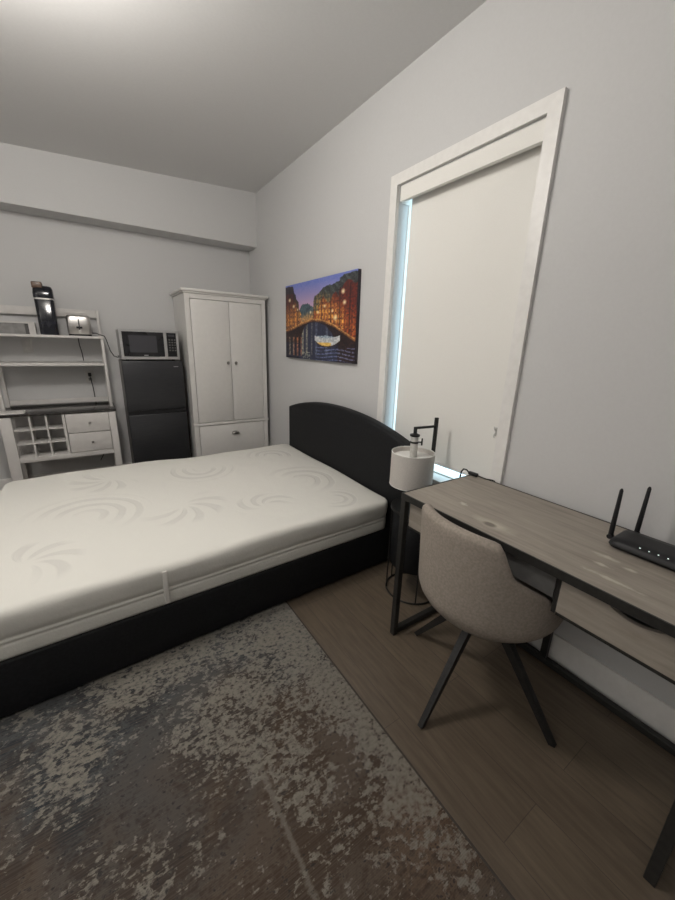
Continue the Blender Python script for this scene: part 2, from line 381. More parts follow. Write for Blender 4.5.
obj('hook', tube(B(), [(TX-.003, 1.022, 1.036), (TX-.014, 1.022, 1.038), (TX-.018, 1.023, 1.046), (TX-.015, 1.024, 1.054)], .003, 8), 'outlet', cl)
obj('hook', tube(B(), [(TX-.003, 1.022, 1.018), (TX-.014, 1.022, 1.016), (TX-.018, 1.021, 1.008), (TX-.015, 1.020, 1.0)], .003, 8), 'outlet', cl)

# ------------------------------------------------------------------ rug
rg = thing('area_rug', 'large distressed grey, blue and brown area rug on the wood floor beside the bed', 'rug', (-.4, .5, 0))
pr = bx(B(), -1.75, .757, -1.1, 1.93, .001, .0115, .003, 2); ro = obj('rug_pile', pr, 'rug', rg)
bm = B()
for d in ((-1.757, -1.75, -1.107, 1.937), (.757, .764, -1.107, 1.937)): bx(bm, *d, .0005, .010)
for d in ((-1.75, .757, -1.107, -1.1), (-1.75, .757, 1.93, 1.937)): bx(bm, *d, .0005, .010)
obj('edge_binding', bm, 'rug_edge', rg, smooth=False)

# ------------------------------------------------------------------ bed
BY0, BY1 = 1.60, 3.135; BX0, BX1 = -.575, 1.535
bed = thing('bed_frame', 'black upholstered platform bed frame with arched headboard against the window wall', 'bed', (.5, 2.37, 0))
HX0, HX1 = 1.535, 1.615
HY0, HY1 = 1.535, 3.12
def head_z(y):
    t = (y-(HY0+HY1)/2)/((HY1-HY0)/2); return .845 + .115*(1-abs(t)**2.2)
n = 40; bm = B(); ys = [HY0+(HY1-HY0)*i/n for i in range(n+1)]
out = [(y, head_z(y)) for y in ys] + [(HY1, .016), (HY0, .016)]
def inset(o, d):
    cy, cz = (HY0+HY1)/2, .45
    return [(cy+(y-cy)*(1-d/.79), cz+(z-cz)*(1-d/.48)) for y, z in o]
loops = []
for x, d in ((HX0, .02), (HX0+.004, .009), (HX0+.013, .002), (HX0+.024, 0), (HX1-.015, 0), (HX1-.004, .004), (HX1, .012)):
    loops.append([(x, y, max(z, .016)) for y, z in inset(out, d)])
loft(bm, loops); obj('headboard', bm, 'uphol', bed, ang=50)
def rail(name, x0, x1, y0, y1): return obj(name, bx(B(), x0, x1, y0, y1, .018, .262, .012, 3), 'uphol', bed)
bm = bx(B(), BX0-.02, HX0-.002, BY0, BY0+.05, .018, .262, .012, 3)
for v in bm.verts: v.co.y -= .055*(1.53-v.co.x)/2.1
obj('side_rail', bm, 'uphol', bed); rail('side_rail', BX0-.02, HX0-.002, BY1-.05, BY1)
rail('footboard', BX0-.05, BX0-.022, BY0-.05, BY1)
box('slat_platform', 'black_metal', bed, BX0, HX0-.003, BY0+.052, BY1-.052, .22, .255)
for x, y, z in ((-.45, BY0+.09, .0125), (1.45, BY0+.09, 0), (-.45, BY1-.09, 0), (1.45, BY1-.09, 0), (.5, BY1-.09, 0), (.5, BY0+.09, .0125)):
    obj('leg', tube(B(), [(x, y, z), (x, y, .22)], [.02, .028], 16), 'black_plastic', bed)

mat = thing('mattress', 'white foam mattress with embossed swirl cover on the black bed', 'mattress', (.5, 2.37, .263))
mx, my = (BX0+.0+1.526)/2, (BY0+BY1)/2; hx, hy = (1.526-BX0)/2, (BY1-BY0)/2-.002
prof = [(.010, .263), (.002, .267), (0, .280), (.0, .318), (.001, .324), (.0035, .329), (.001, .334), (-.001, .340), (.001, .346), (.0035, .351), (.0, .357), (-.004, .38), (-.006, .41), (-.005, .436), (.0, .452), (.009, .463), (.020, .469), (.045, .4725), (.12, .4735), (.3, .473), (.5, .474)]
loops = [[(x, y, z) for x, y in rrect(mx, my, hx-i, hy-i, max(.075-i, .02), 8)] for i, z in prof]
bm = B()
def densify(lp, k=6):
    o = []
    for a, b2 in zip(lp, lp[1:]+lp[:1]):
        L = (Vector(b2)-Vector(a)).length
        s = k*3 if L > .5 else 1
        for q in range(s):
            t = q/s; o.append(tuple(Vector(a)*(1-t)+Vector(b2)*t))
    return o
# keep the same vertex count on every ring
loops = [densify(lp) if i < 19 else None for i, lp in enumerate(loops)]
base_n = len(loops[0]); loops2 = [loops[0]]
for lp in loops[1:19]:
    loops2.append(lp if len(lp) == base_n else None)
loops2 = [l for l in loops2 if l]
loft(bm, loops2)
for v in bm.verts:
    z = v.co.z
    if z > .28:
        k = (z-.28)/.19
        v.co.z += k*(.006*math.sin(v.co.x*5.1+v.co.y*2.3)+.004*math.sin(v.co.x*11+1)*math.cos(v.co.y*7))
        if v.co.y < BY0+.2: v.co.y += .004*math.sin(v.co.x*9.0+z*20)*k
def splay(v):
    k = (1.53-v.co.x)/2.1
    v.co.y += (-.055 if v.co.y < my else .035)*k*min(1, abs(v.co.y-my)/hy)
for v in bm.verts: splay(v)
mo = obj('mattress_body', bm, 'mattress', mat, ang=60)
# sewn strip on the long side
bm = B(); bx(bm, .150, .170, BY0-.043, BY0-.030, .275, .44, .002, 2); obj('seam_tape', bm, 'piping', mat)
for k in range(3):
    bm = B(); bx(bm, 1.36+k*.028, 1.37+k*.028, BY1-.06, BY1-.012, .455, .474+.004, .004, 2); obj('corner_stitching', bm, 'piping', mat)

# ------------------------------------------------------------------ painting
def pic(u, v):       # u 0 left .. 1 right, v 0 bottom .. 1 top ; returns an sRGB triple
    def n(x, s=1.): return math.sin(x*37.1*s+11)*.5+math.sin(x*91.7*s+3)*.3+math.sin(x*213.3*s)*.2
    rnd = (math.sin(u*127.1*57+v*311.7*43)*43758.5453) % 1
    daub = (math.sin(int(u*75+v*9)*12.9898+int(v*60)*78.233)*43758.5453) % 1
    def mix(a, b2, t): t = max(0, min(1, t)); return tuple(p*(1-t)+q*t for p, q in zip(a, b2))
    def lerp(x, pts):
        for (x0, y0), (x1, y1) in zip(pts, pts[1:]):
            if x <= x1: return y0+(y1-y0)*max(0, (x-x0))/(x1-x0)
        return pts[-1][1]
    left = lerp(u, [(0, .99), (.14, .97), (.15, .90), (.18, .86), (.19, .80), (.23, .76), (.235, .66), (.27, .60), (.272, 0), (1, 0)]) + .01*n(u)
    right = lerp(u, [(0, 0), (.455, 0), (.46, .74), (.48, .81), (.56, .84), (.60, .88), (.68, .90), (.80, .92), (.805, .95), (.92, .985), (1, .99)]) + .014*n(u, .7)
    centre = lerp(u, [(0, .6), (.24, .66), (.28, .71), (.34, .73), (.42, .70), (.47, .66), (1, .6)]) + .015*n(u, 2)
    sky = mix((.84, .66, .72), (.40, .47, .76), (v-.66)*3.2)
    sky = mix(sky, (.62, .58, .78), .35*daub)
    bridge = lerp(u, [(0, .395), (.1, .42), (.22, .465), (.34, .505), (.44, .525), (.54, .52), (.66, .485), (.76, .435), (.85, .375), (.95, .31), (1, .28)])
    col = None
    if v > bridge:
        lit = max(0, 1-abs(v-(bridge+.09))/.27)
        win_ = 1 if (math.sin(u*150) > .1 and math.sin(v*95+1) > -.2) else 0
        if v < left:
            col = mix((.20, .15, .20), (.55, .22, .12), .2+.8*daub*(1-v)*1.4)
            if v > left-.10: col = mix(col, (.17, .18, .21), .8)
            col = mix(col, (1, .70, .32), lit*(.2+.5*daub+.45*win_))
            if u % .07 < .012: col = mix(col, (.10, .08, .12), .6)
        elif v < right:
            col = mix((.22, .13, .15), (.62, .20, .12), .15+.85*daub*(1.15-v)*1.4)
            roof = .20 if .46 < u < .80 else .12
            if v > right-roof*(.75+.25*math.sin(u*40)): col = mix((.16, .17, .18), (.38, .42, .42), .5*daub+(.3 if math.sin((u*1.2+v)*60) > .5 else 0))
            col = mix(col, (1, .74, .34), lit*(.15+.5*daub+.5*win_)*(1.0 if .5 < u < .86 else .5))
            if (u-.46) % .115 < .012 and v < right-.1: col = mix(col, (.14, .07, .10), .6)
        elif v < centre:
            col = mix((.20, .27, .32), (.42, .50, .52), .7*daub)
            col = mix(col, (.98, .66, .32), max(0, 1-(v-bridge)/.12)*(.4+.6*daub))
        else: col = sky
        for (lu, lv, lr) in ((.075, .80, .024), (.145, .71, .022), (.845, .80, .026), (.865, .68, .024), (.62, .665, .018), (.42, .61, .016), (.21, .66, .014), (.53, .60, .018), (.72, .60, .016), (.76, .52, .03)):
            d = math.hypot((u-lu), (v-lv)*.75)
            if d < lr: col = mix((1, .94, .74), col, (d/lr)**1.5*.9)
    elif v > bridge-.035:
        col = mix((.52, .32, .18), (.95, .74, .44), .9*daub) if v > bridge-.017 else mix((.30, .19, .14), (.62, .40, .24), daub)
    else:
        # dark water with upright reflections under the arch
        arch = lerp(u, [(0, 0), (.25, 0), (.27, .30), (.32, .42), (.40, .475), (.52, .48), (.64, .43), (.72, .34), (.77, .24), (.80, 0), (1, 0)])
        col = mix((.07, .07, .13), (.19, .19, .30), .7*daub)
        if v < arch:
            col = mix(col, (.22, .25, .36), .5)
            st_ = math.sin(u*88+.6)*.6+.4*math.sin(u*37+2)
            if v > .06 and st_ > .15: col = mix(col, (.80, .78, .62) if u < .47 else (.52, .56, .62), min(1, st_*1.2)*(.35+.65*daub)*(1 if u < .45 else .6))
        elif v > .22 or u > .8:
            col = mix((.10, .07, .10), (.30, .17, .14), .6*daub)
        if .06 < u < .28 and .04 < v < .30 and math.sin(u*92+1) > .35: col = mix(col, (.92, .60, .36) if u > .14 else (.80, .74, .60), .75*(.3+.7*daub))
        if u > .50 and v < .17 and math.sin(v*150+math.sin(u*14)*2) > .45: col = mix(col, (.58, .64, .82), .7*daub+.1)
        if .3 < u < .42 and v < .10 and daub > .6: col = mix(col, (.70, .72, .62), .6)
    # boat
    bu, bv = (u-.655)/.17, (v-.245)*.85
    if abs(bu) < 1:
        hull_top = .03+.03*abs(bu)**2; hull_bot = -.062*(1-abs(bu)**2.4)
        if hull_bot < bv < hull_top: col = mix((.86, .68, .30), (.98, .84, .50), daub) if bv < -.012 and bu < .35 else mix((.66, .68, .70), (.88, .88, .88), daub)
        if hull_bot < bv < hull_bot+.012: col = (.25, .16, .10)
        if hull_top <= bv < hull_top+.03*(1-abs(bu+.1)*1.2) and abs(bu+.1) < .7: col = mix((.42, .50, .58), (.75, .80, .84), daub)
    return col
pt = thing('canvas_print', 'canvas picture of a canal town with bridge and boat at dusk, on the wall', 'picture', (WX, 2.83, 1.60))
PY0, PY1, PZ0, PZ1, PX = 2.205, 3.355, 1.285, 1.925, 1.63
PY0, PY1 = 2.218, 3.352
box('canvas_edge', noise_mat('canvas_edge_paint', (.03, .026, .035), (.05, .042, .05), 50, .7), pt, PX+.0015, WX-.001, PY0, PY1, PZ0, PZ1, bev=.002)
NU, NV = 190, 160
me = bpy.data.meshes.new('picture_face'); V = []; Fc = []
for j in range(NV+1):
    for i in range(NU+1): V.append((PX, PY1-(PY1-PY0)*i/NU, PZ0+(PZ1-PZ0)*j/NV))
for j in range(NV):
    for i in range(NU): a = j*(NU+1)+i; Fc.append((a, a+1, a+NU+2, a+NU+1))
V2 = len(V)
me.from_pydata(V, [], Fc); ca = me.color_attributes.new('paint', 'FLOAT_COLOR', 'POINT')
def lin(c): return c/12.92 if c <= .04045 else ((c+.055)/1.055)**2.4
buf = []
for j in range(NV+1):
    for i in range(NU+1):
        cc = pic(i/NU, j/NV); buf += [lin(max(0, min(1, q))) for q in cc]+[1.]
ca.data.foreach_set('color', buf)
pm = new_mat('picture_print', rough=.55); at = N(pm.node_tree, 'ShaderNodeVertexColor'); at.layer_name = 'paint'
pm.node_tree.links.new(at.outputs[0], pm.node_tree.nodes['Principled BSDF'].inputs['Base Color'])
me.materials.append(pm); po = bpy.data.objects.new('picture_face', me); COL.objects.link(po); po.parent = pt
po.matrix_parent_inverse = Matrix.Translation(-pt.location)

# ------------------------------------------------------------------ wardrobe
wd = thing('wardrobe', 'tall white two-door wardrobe with bottom drawer in the far corner', 'wardrobe', (1.2, 4.05, 0))
wx0, wx1, wy0, wy1 = .815, 1.612, 3.80, 4.31
bm = B(); bx(bm, wx0, wx0+.02, wy0+.02, wy1, 0, 1.835); bx(bm, wx1-.02, wx1, wy0+.02, wy1, 0, 1.835); bx(bm, wx0+.02, wx1-.02, wy1-.01, wy1, .05, 1.835)
bx(bm, wx0+.02, wx1-.02, wy0+.02, wy1-.01, .05, .07); bx(bm, wx0+.02, wx1-.02, wy0+.02, wy1-.01, .575, .595); bx(bm, wx0+.02, wx1-.02, wy0+.02, wy1-.01, 1.815, 1.835)
obj('carcass', bm, 'white', wd, smooth=False)
bm = B(); bx(bm, wx0, wx0+.045, wy0, wy0+.02, 0, 1.835, .002, 1); bx(bm, wx1-.045, wx1, wy0, wy0+.02, 0, 1.835, .002, 1); bx(bm, wx0+.045, wx1-.045, wy0, wy0+.02, 1.793, 1.835, .002, 1)
bx(bm, wx0+.045, wx1-.045, wy0, wy0+.02, .06, .10, .002, 1)
obj('face_frame', bm, 'white', wd)
bm = B(); bx(bm, wx0-.006, wx1+.006, wy0-.012, wy0+.03, .575, .602, .004, 2); obj('mid_rail', bm, 'white', wd)
bm = B(); bx(bm, wx0-.012, wx1+.012, wy0-.012, wy1+.008, 1.837, 1.852, .004, 2); bx(bm, wx0-.028, wx1+.028, wy0-.028, wy1+.012, 1.852, 1.876, .005, 2); obj('crown', bm, 'white', wd)
xm = (wx0+wx1)/2 + .012
for a, b2, kx in ((wx0+.049, xm-.002, xm-.038), (xm+.002, wx1-.049, xm+.042)):
    dr = obj('door', bx(B(), a, b2, wy0-.004, wy0+.016, .608, 1.789, .003, 2), 'white', wd)
    obj('knob', lathe(B(), (0, 0, 0), [(.006, 0), (.006, .012), (.014, .017), (.016, .024), (.012, .030), (.004, .032)], 20), 'nickel', dr)
    k = dr.children[0]; k.rotation_euler = (PI/2, 0, 0); k.location = (kx, wy0-.004, 1.205)
dw = obj('drawer', bx(B(), wx0+.05, wx1-.05, wy0-.004, wy0+.016, .106, .570, .003, 2), 'white', wd)
bm = B(); nseg = 16
for (r0, zz) in ((.0, 0),):
    rings = []
    for i in range(9):
        th = PI/2*i/8
        rings.append([(1.235+.045*math.cos(PI*k/nseg)*math.cos(th)**.6, wy0-.004-.026*math.sin(th)**.8, .462+.030*math.sin(PI*k/nseg)*math.cos(th)**.6) for k in range(nseg+1)])
    R2 = [[bm.verts.new(p) for p in rg_] for rg_ in rings]
    for A, Bq in zip(R2, R2[1:]):
        for k in range(nseg): bm.faces.new((A[k], A[k+1], Bq[k+1], Bq[k]))
bmesh.ops.remove_doubles(bm, verts=bm.verts, dist=1e-5)
cp = obj('cup_pull', bm, 'nickel', dw)
sm = cp.modifiers.new('thick', 'SOLIDIFY'); sm.thickness = .002

# ------------------------------------------------------------------ fridge and microwave
fr = thing('refrigerator', 'black two-door compact refrigerator standing left of the white wardrobe', 'fridge', (.51, 4.08, 0))
fx0, fx1, fy0 = .252, .772, 3.88
box('cabinet', 'fridge_side', fr, fx0+.004, fx1-.004, fy0+.055, 4.30, .02, 1.214, bev=.006)
fd = obj('freezer_door', bx(B(), fx0, fx1, fy0, fy0+.052, .756, 1.220, .008, 3), 'fridge', fr)
ld = obj('fridge_door', bx(B(), fx0, fx1, fy0, fy0+.052, .05, .716, .008, 3), 'fridge', fr)
box('badge', 'silver', fd, fx1-.085, fx1-.045, fy0-.0015, fy0+.002, 1.163, 1.169)
box('handle_recess', 'black_plastic', fr, fx0+.003, fx1-.003, fy0+.012, fy0+.05, .716, .756)
box('hinge_cap', 'black_plastic', fr, fx1-.06, fx1-.01, fy0+.01, fy0+.054, .724, .750, bev=.002)
for x in (fx0+.06, fx1-.06):
    for y in (3.98, 4.25): obj('foot', tube(B(), [(x, y, 0), (x, y, .02)], .018, 14), 'black_plastic', fr)

mw = thing('microwave_oven', 'silver microwave oven with dark door on top of the black refrigerator', 'microwave', (.51, 4.05, 1.22))
mx0, mx1, my0, mz0, mz1 = .258, .752, 3.885, 1.232, 1.497
box('housing', 'silver', mw, mx0+.004, mx1-.004, my0+.03, 4.25, mz0, mz1-.003, bev=.004)
bm = B(); xs = .636
for d in ((mx0, mx1, mz1-.022, mz1), (mx0, mx1, mz0, mz0+.026), (mx0, mx0+.024, mz0+.026, mz1-.022), (mx1-.020, mx1, mz0+.026, mz1-.022), (xs-.014, xs+.012, mz0+.026, mz1-.022)):
    bx(bm, d[0], d[1], my0, my0+.028, d[2], d[3], .002, 1)
obj('front_frame', bm, 'silver', mw)
dd = box('door', 'screen', mw, mx0+.024, xs-.014, my0+.006, my0+.028, mz0+.026, mz1-.022)
box('door_window', 'screen_window', dd, mx0+.075, xs-.075, my0+.0045, my0+.0075, mz0+.062, mz1-.052)
box('badge', 'silver', dd, .445, .480, my0+.004, my0+.007, mz0+.034, mz0+.041)
cpn = box('control_panel', 'screen', mw, xs+.012, mx1-.020, my0+.005, my0+.028, mz0+.026, mz1-.022)
box('display', 'screen_window', cpn, xs+.026, mx1-.034, my0+.0035, my0+.006, mz1-.055, mz1-.036)
for i in range(5):
    for j in range(3):
        x = xs+.028+j*.024; z = mz1-.078-i*.024
        box('button', 'dark_grey', cpn, x, x+.015, my0+.0035, my0+.006, z-.012, z, bev=.001, seg=1)
for x in (mx0+.05, mx1-.05):
    for y in (3.95, 4.2): obj('foot', tube(B(), [(x, y, 1.2205), (x, y, mz0+.004)], .014, 12), 'black_plastic', mw)

# ------------------------------------------------------------------ kitchen rack (hutch)
hk = thing('kitchen_rack', 'white kitchen rack with open shelves, bottle grid and two drawers on far wall', 'kitchen shelf', (-.25, 4.1, 0))
kx0, kx1, ky0, ky1 = -.66, .152, 3.90, 4.31
hy0 = 4.03
# base cabinet
for x0, x1 in ((kx0, kx0+.075), (kx1-.055, kx1)):
    box('leg', 'shelfwhite', hk, x0, x1, ky0, ky0+.045, 0, .765, bev=.003)
for x0, x1 in ((kx0, kx0+.055), (kx1-.055, kx1)):
    box('leg', 'shelfwhite', hk, x0, x1, ky1-.045, ky1, 0, .765, bev=.003)
box('worktop', 'counter', hk, kx0-.01, kx1+.008, ky0-.008, ky1, .770, .7915, bev=.003)
gx0, gx1 = kx0+.078, -.250
box('base_shelf', 'shelfwhite', hk, kx0+.056, kx1-.056, ky0+.01, ky1-.046, .385, .412, bev=.002)
box('front_rail', 'shelfwhite', hk, kx0+.076, kx1-.056, ky0, ky0+.012, .372, .413, bev=.002)
box('divider', 'shelfwhite', hk, gx1, gx1+.02, ky0+.002, ky1-.05, .412, .767)
box('grid_back', 'mid_grey', hk, gx0, gx1, ky0+.18, ky0+.186, .413, .767)
bm = B(); gz0, gz1 = .413, .767
for i in range(1, 3):
    x = gx0+(gx1-gx0)*i/3; bx(bm, x-.006, x+.006, ky0+.008, ky0+.18, .413, gz1)
for i in range(1, 3):
    z = gz0+(gz1-gz0)*i/3
    bx(bm, gx0, gx1, ky0+.010, ky0+.18, z-.006, z+.006)
obj('bottle_grid', bm, 'shelfwhite', hk, smooth=False)
for z0, z1 in ((.417, .588), (.594, .764)):
    d = obj('drawer', bx(B(), gx1+.024, kx1-.058, ky0+.001, ky0+.25, z0, z1, .003, 2), 'shelfwhite', hk)
    kn = obj('knob', lathe(B(), (0, 0, 0), [(.004, 0), (.004, .010), (.010, .014), (.011, .020), (.006, .024)], 16), 'nickel', d)
    kn.rotation_euler = (PI/2, 0, 0); kn.location = (-.055, ky0+.001, (z0+z1)/2)
# upper hutch
for x0, x1 in ((kx0+.01, kx0+.035), (kx1-.030, kx1-.008)):
    box('upright', 'shelfwhite', hk, x0, x1, hy0, hy0+.03, .7925, 1.404, bev=.002)
    box('upright', 'shelfwhite', hk, x0, x1, ky1-.03, ky1, .7925, 1.655, bev=.002)
box('shelf', 'shelfwhite', hk, kx0, kx1-.003, hy0-.012, ky1, 1.404, 1.424, bev=.002)
box('shelf', 'shelfwhite', hk, kx0+.036, kx1-.031, hy0-.004, ky1-.001, 1.168, 1.192, bev=.002)
box('back_rail', 'shelfwhite', hk, kx0+.036, kx1-.031, ky1-.022, ky1-.004, .806, .850, bev=.002)
box('back_rail', 'shelfwhite', hk, kx0+.036, kx1-.031, ky1-.022, ky1-.004, 1.588, 1.655, bev=.002)

# things on the rack
cm = thing('coffee_maker', 'slim glossy black coffee maker with brown lever on top of the white rack', 'coffee maker', (-.25, 4.13, 1.424))
cxm, cym = -.236, 4.135
def sl(z, hx_, hy_, r, dx=0, dy=0): return [(x, y, z) for x, y in rrect(cxm+dx, cym+dy, hx_, hy_, r, 6)]
bm = B(); loft(bm, [sl(1.425, .060, .085, .028), sl(1.43, .063, .09, .028), sl(1.45, .063, .09, .028), sl(1.70, .066, .088, .028), sl(1.704, .065, .086, .028)]); obj('body', bm, 'gloss_black', cm)
bm = B(); loft(bm, [sl(1.7045, .065, .087, .028), sl(1.716, .065, .087, .028)]); obj('trim_band', bm, 'chrome', cm)
bm = B(); loft(bm, [sl(1.7165, .068, .09, .03), sl(1.75, .068, .09, .03), sl(1.785, .066, .082, .03, .002), sl(1.806, .056, .065, .028, .006), sl(1.812, .04, .05, .02, .01)]); obj('lid', bm, 'gloss_black', cm)
bm = B(); bx(bm, cxm-.066, cxm+.004, cym-.075, cym+.03, 1.789, 1.840, .008, 3); obj('lever', bm, 'brown', cm)
tube_b = tube(B(), [(cxm-.05, cym-.090, 1.46), (cxm-.05, cym-.090, 1.69)], .002, 8); obj('seam', tube_b, 'black_plastic', cm)

ts = thing('toaster', 'small chrome two-slot toaster beside the black coffee maker on top shelf', 'toaster', (-.02, 4.13, 1.424))
tx0, tx1, ty0, ty1 = -.108, .066, 4.04, 4.24
bm = B(); loft(bm, [[(x, y, z) for x, y in rrect((tx0+tx1)/2, (ty0+ty1)/2, (tx1-tx0)/2-i, (ty1-ty0)/2-i, .03, 6)] for i, z in ((.004, 1.438), (0, 1.446), (0, 1.575), (.004, 1.588), (.012, 1.596), (.022, 1.599))]); obj('body', bm, 'chrome', ts)
bm = B(); loft(bm, [[(x, y, z) for x, y in rrect((tx0+tx1)/2, (ty0+ty1)/2, (tx1-tx0)/2-.003, (ty1-ty0)/2-.003, .03, 6)] for z in (1.4245, 1.4378)]); obj('base', bm, 'black_plastic', ts)
for x in (-.065, -.005):
    box('slot', 'black_plastic', ts, x, x+.026, ty0+.035, ty1-.035, 1.5985, 1.6005)
xl = (tx0+tx1)/2
box('lever_slot', 'black_plastic', ts, xl-.004, xl+.004, ty0-.0012, ty0+.003, 1.475, 1.575)
box('lever', 'black_plastic', ts, xl-.022, xl+.022, ty0-.022, ty0-.0012, 1.486, 1.502, bev=.003)
obj('dial', tube(B(), [(xl, ty0-.012, 1.462), (xl, ty0+.001, 1.462)], .012, 18), 'chrome', ts)
bm = tube(B(), [(tx0+.012, ty0+.05, 1.600), (tx0+.016, ty0+.05, 1.615), (tx0+.04, ty0+.05, 1.622), (tx1-.04, ty0+.05, 1.622), (tx1-.016, ty0+.05, 1.615), (tx1-.012, ty0+.05, 1.600)], .0035, 8); obj('warming_rack', bm, 'chrome', ts)

tag(obj('power_cord', tube(B(), [(.0715, 4.16, 1.452), (.095, 4.13, 1.452), (.13, 4.12, 1.438), (.158, 4.12, 1.430), (.170, 4.12, 1.395), (.190, 4.13, 1.30), (.215, 4.14, 1.252), (.245, 4.16, 1.238), (.258, 4.22, 1.236), (.258, 4.27, 1.25)], .004, 8), 'cord'),
    'thin black cord sagging from the toaster to behind the microwave', 'cord')
tag(obj('power_cord', tube(B(), [(-.045, 4.285, 1.403), (-.043, 4.29, 1.34), (-.034, 4.29, 1.28), (-.03, 4.29, 1.20)], .004, 8), 'cord'),
    'short black cord hanging behind the rack below the top shelf', 'cord')
bxf = thing('storage_box', 'low white-framed box with grey front at left end of the top shelf', 'box', (-.48, 4.2, 1.424))
bm = B(); X0, X1, Y0, Z0, Z1 = -.62, -.335, 4.18, 1.425, 1.525
for d in ((X0, X1, Z1-.014, Z1), (X0, X0+.02, Z0, Z1-.014), (X1-.045, X1, Z0, Z1-.014)): bx(bm, d[0], d[1], Y0, Y0+.09, d[2], d[3], .001, 1)
obj('case', bm, 'shelfwhite', bxf)
box('front_panel', 'grey_panel', bxf, X0+.021, X1-.072, Y0+.005, Y0+.085, Z0, Z1-.0145)
box('side_panel', 'dark_grey', bxf, X1-.0715, X1-.0455, Y0+.012, Y0+.085, Z0, Z1-.0145)
bm = B(); loft(bm, [[(x, y, z) for x, y in rrect(-.575, 3.957, .085, .058, .02, 5)] for z in (.7925, .806)])
tag(obj('cutting_board', bm, 'white'), 'white board lying at left end of the dark worktop of the rack', 'board')
def outlet(x, z, label, plug):
    o = thing('wall_outlet', label, 'outlet', (x, WY, z), 'outlets on the far wall')
    box('cover_plate', 'outlet', o, x-.036, x+.036, WY-.006, WY-.0003, z-.058, z+.058, bev=.002)
    for dz in (-.022, .022):
        if not plug: box('socket', 'shelfwhite', o, x-.014, x+.014, WY-.0075, WY-.0055, z+dz-.014, z+dz+.014, bev=.002)
        else: box('socket', 'grey_panel', o, x-.014, x+.014, WY-.0075, WY-.0055, z+dz-.014, z+dz+.014, bev=.002)
outlet(-.427, 1.325, 'pale wall outlet just under the top shelf of the white rack', False)
outlet(.0, 1.045, 'wall outlet with a black plug in it behind the lower opening', True)
pg = thing('plug_cord', 'black plug and cord in the wall outlet behind the white rack', 'cord', (0, WY-.02, 1.06))
box('plug', 'cord', pg, -.013, .013, WY-.035, WY-.008, 1.05, 1.085, bev=.004)
obj('cord', tube(B(), [(0, WY-.028, 1.054), (.004, WY-.030, 1.02), (.01, WY-.03, .97), (.014, WY-.016, .90), (.016, WY-.013, .80), (.02, WY-.013, .60), (.045, WY-.014, .44), (.05, WY-.014, .36), (.02, WY-.016, .27), (-.02, WY-.02, .2)], .004, 8), 'cord', pg)

# ------------------------------------------------------------------ desk
DX0, DX1, DY0, DY1, DZ = 1.115, 1.628, .014, 1.112, .778
dk = thing('writing_desk', 'grey wood desk on black metal frame under the window wall, two drawers', 'desk', (1.37, .56, 0))
box('desk_top', 'desk', dk, DX0+.006, DX1-.006, DY0+.006, DY1-.006, DZ-.022, DZ, bev=.001, seg=1)
bm = B(); H0 = DZ-.029
bx(bm, DX0, DX0+.006, DY0, DY1, H0, DZ+.001); bx(bm, DX1-.006, DX1, DY0, DY1, H0, DZ+.001)
bx(bm, DX0+.006, DX1-.006, DY0, DY0+.006, H0, DZ+.001); bx(bm, DX0+.006, DX1-.006, DY1-.006, DY1, H0, DZ+.001)
bx(bm, DX0+.006, DX0+.028, DY0+.006, DY1-.006, H0, DZ-.0225); bx(bm, DX1-.028, DX1-.006, DY0+.006, DY1-.006, H0, DZ-.0225)
obj('top_frame', bm, 'rail_metal', dk, smooth=False)
s = .028
for x in (DX0, DX1-s):
    for y in (DY0, DY1-s): box('leg', 'rail_metal', dk, x, x+s, y, y+s, 0, H0-.0005, bev=.0015, seg=1)
for y in (DY0, DY1-s): box('side_rail', 'rail_metal', dk, DX0+s, DX1-s, y, y+s, .006, .006+s, bev=.0015, seg=1)
box('back_rail', 'rail_metal', dk, DX1-s, DX1, DY0+s, DY1-s, .006, .006+s, bev=.0015, seg=1)
box('back_post', 'rail_metal', dk, DX1-s, DX1, .575, .575+s, .006+s, H0-.0005, bev=.0015, seg=1)
for y in (DY1-s, DY0): box('side_brace', 'rail_metal', dk, DX0+s, DX1-s, y+.004, y+s-.004, .618, .632)
ZD0, ZD1 = .622, H0-.003
def scooped_drawer(y0, y1):
    bm = B(); n = 24; yc = (y0+y1)/2 - .01; hw = .065; dep = .030
    top = []
    for i in range(n+1):
        y = y0+(y1-y0)*i/n; top.append((y, ZD1))
    top = [(y0, ZD1), (yc-hw*1.25, ZD1)] + [(yc+hw*1.25*math.sin(PI/2*(k/10)), ZD1-dep*(.5+.5*math.cos(PI*(k/10)))) for k in range(-9, 10)] + [(yc+hw*1.25, ZD1), (y1, ZD1)]
    pts = [(y0, ZD0)] + top + [(y1, ZD0)]
    loft(bm, [[(DX0+.024, y, z) for y, z in pts], [(DX0+.040, y, z) for y, z in pts]])
    d = obj('drawer', bm, 'desk', dk, ang=25)
    bm = B(); a, b2 = y0+.012, y1-.012
    bx(bm, DX0+.041, 1.50, a, a+.012, ZD0+.006, ZD1-.02); bx(bm, DX0+.041, 1.50, b2-.012, b2, ZD0+.006, ZD1-.02); bx(bm, 1.488, 1.50, a+.012, b2-.012, ZD0+.006, ZD1-.02); bx(bm, DX0+.041, 1.488, a+.012, b2-.012, ZD0+.006, ZD0+.012)
    obj('drawer_box', bm, 'dark_grey', d, smooth=False)
scooped_drawer(.050, .412); scooped_drawer(.72, 1.074)
for y0, y1 in ((.416, .428), (.704, .716)): box('drawer_support', 'rail_metal', dk, DX0+.03, DX1-.03, y0, y1, ZD0-.012, H0-.0005)
for y0, y1 in ((.050, .412), (.72, 1.074)): box('drawer_rail', 'rail_metal', dk, DX0+.028, DX0+.044, y0, y1, ZD0-.014, ZD0-.002)
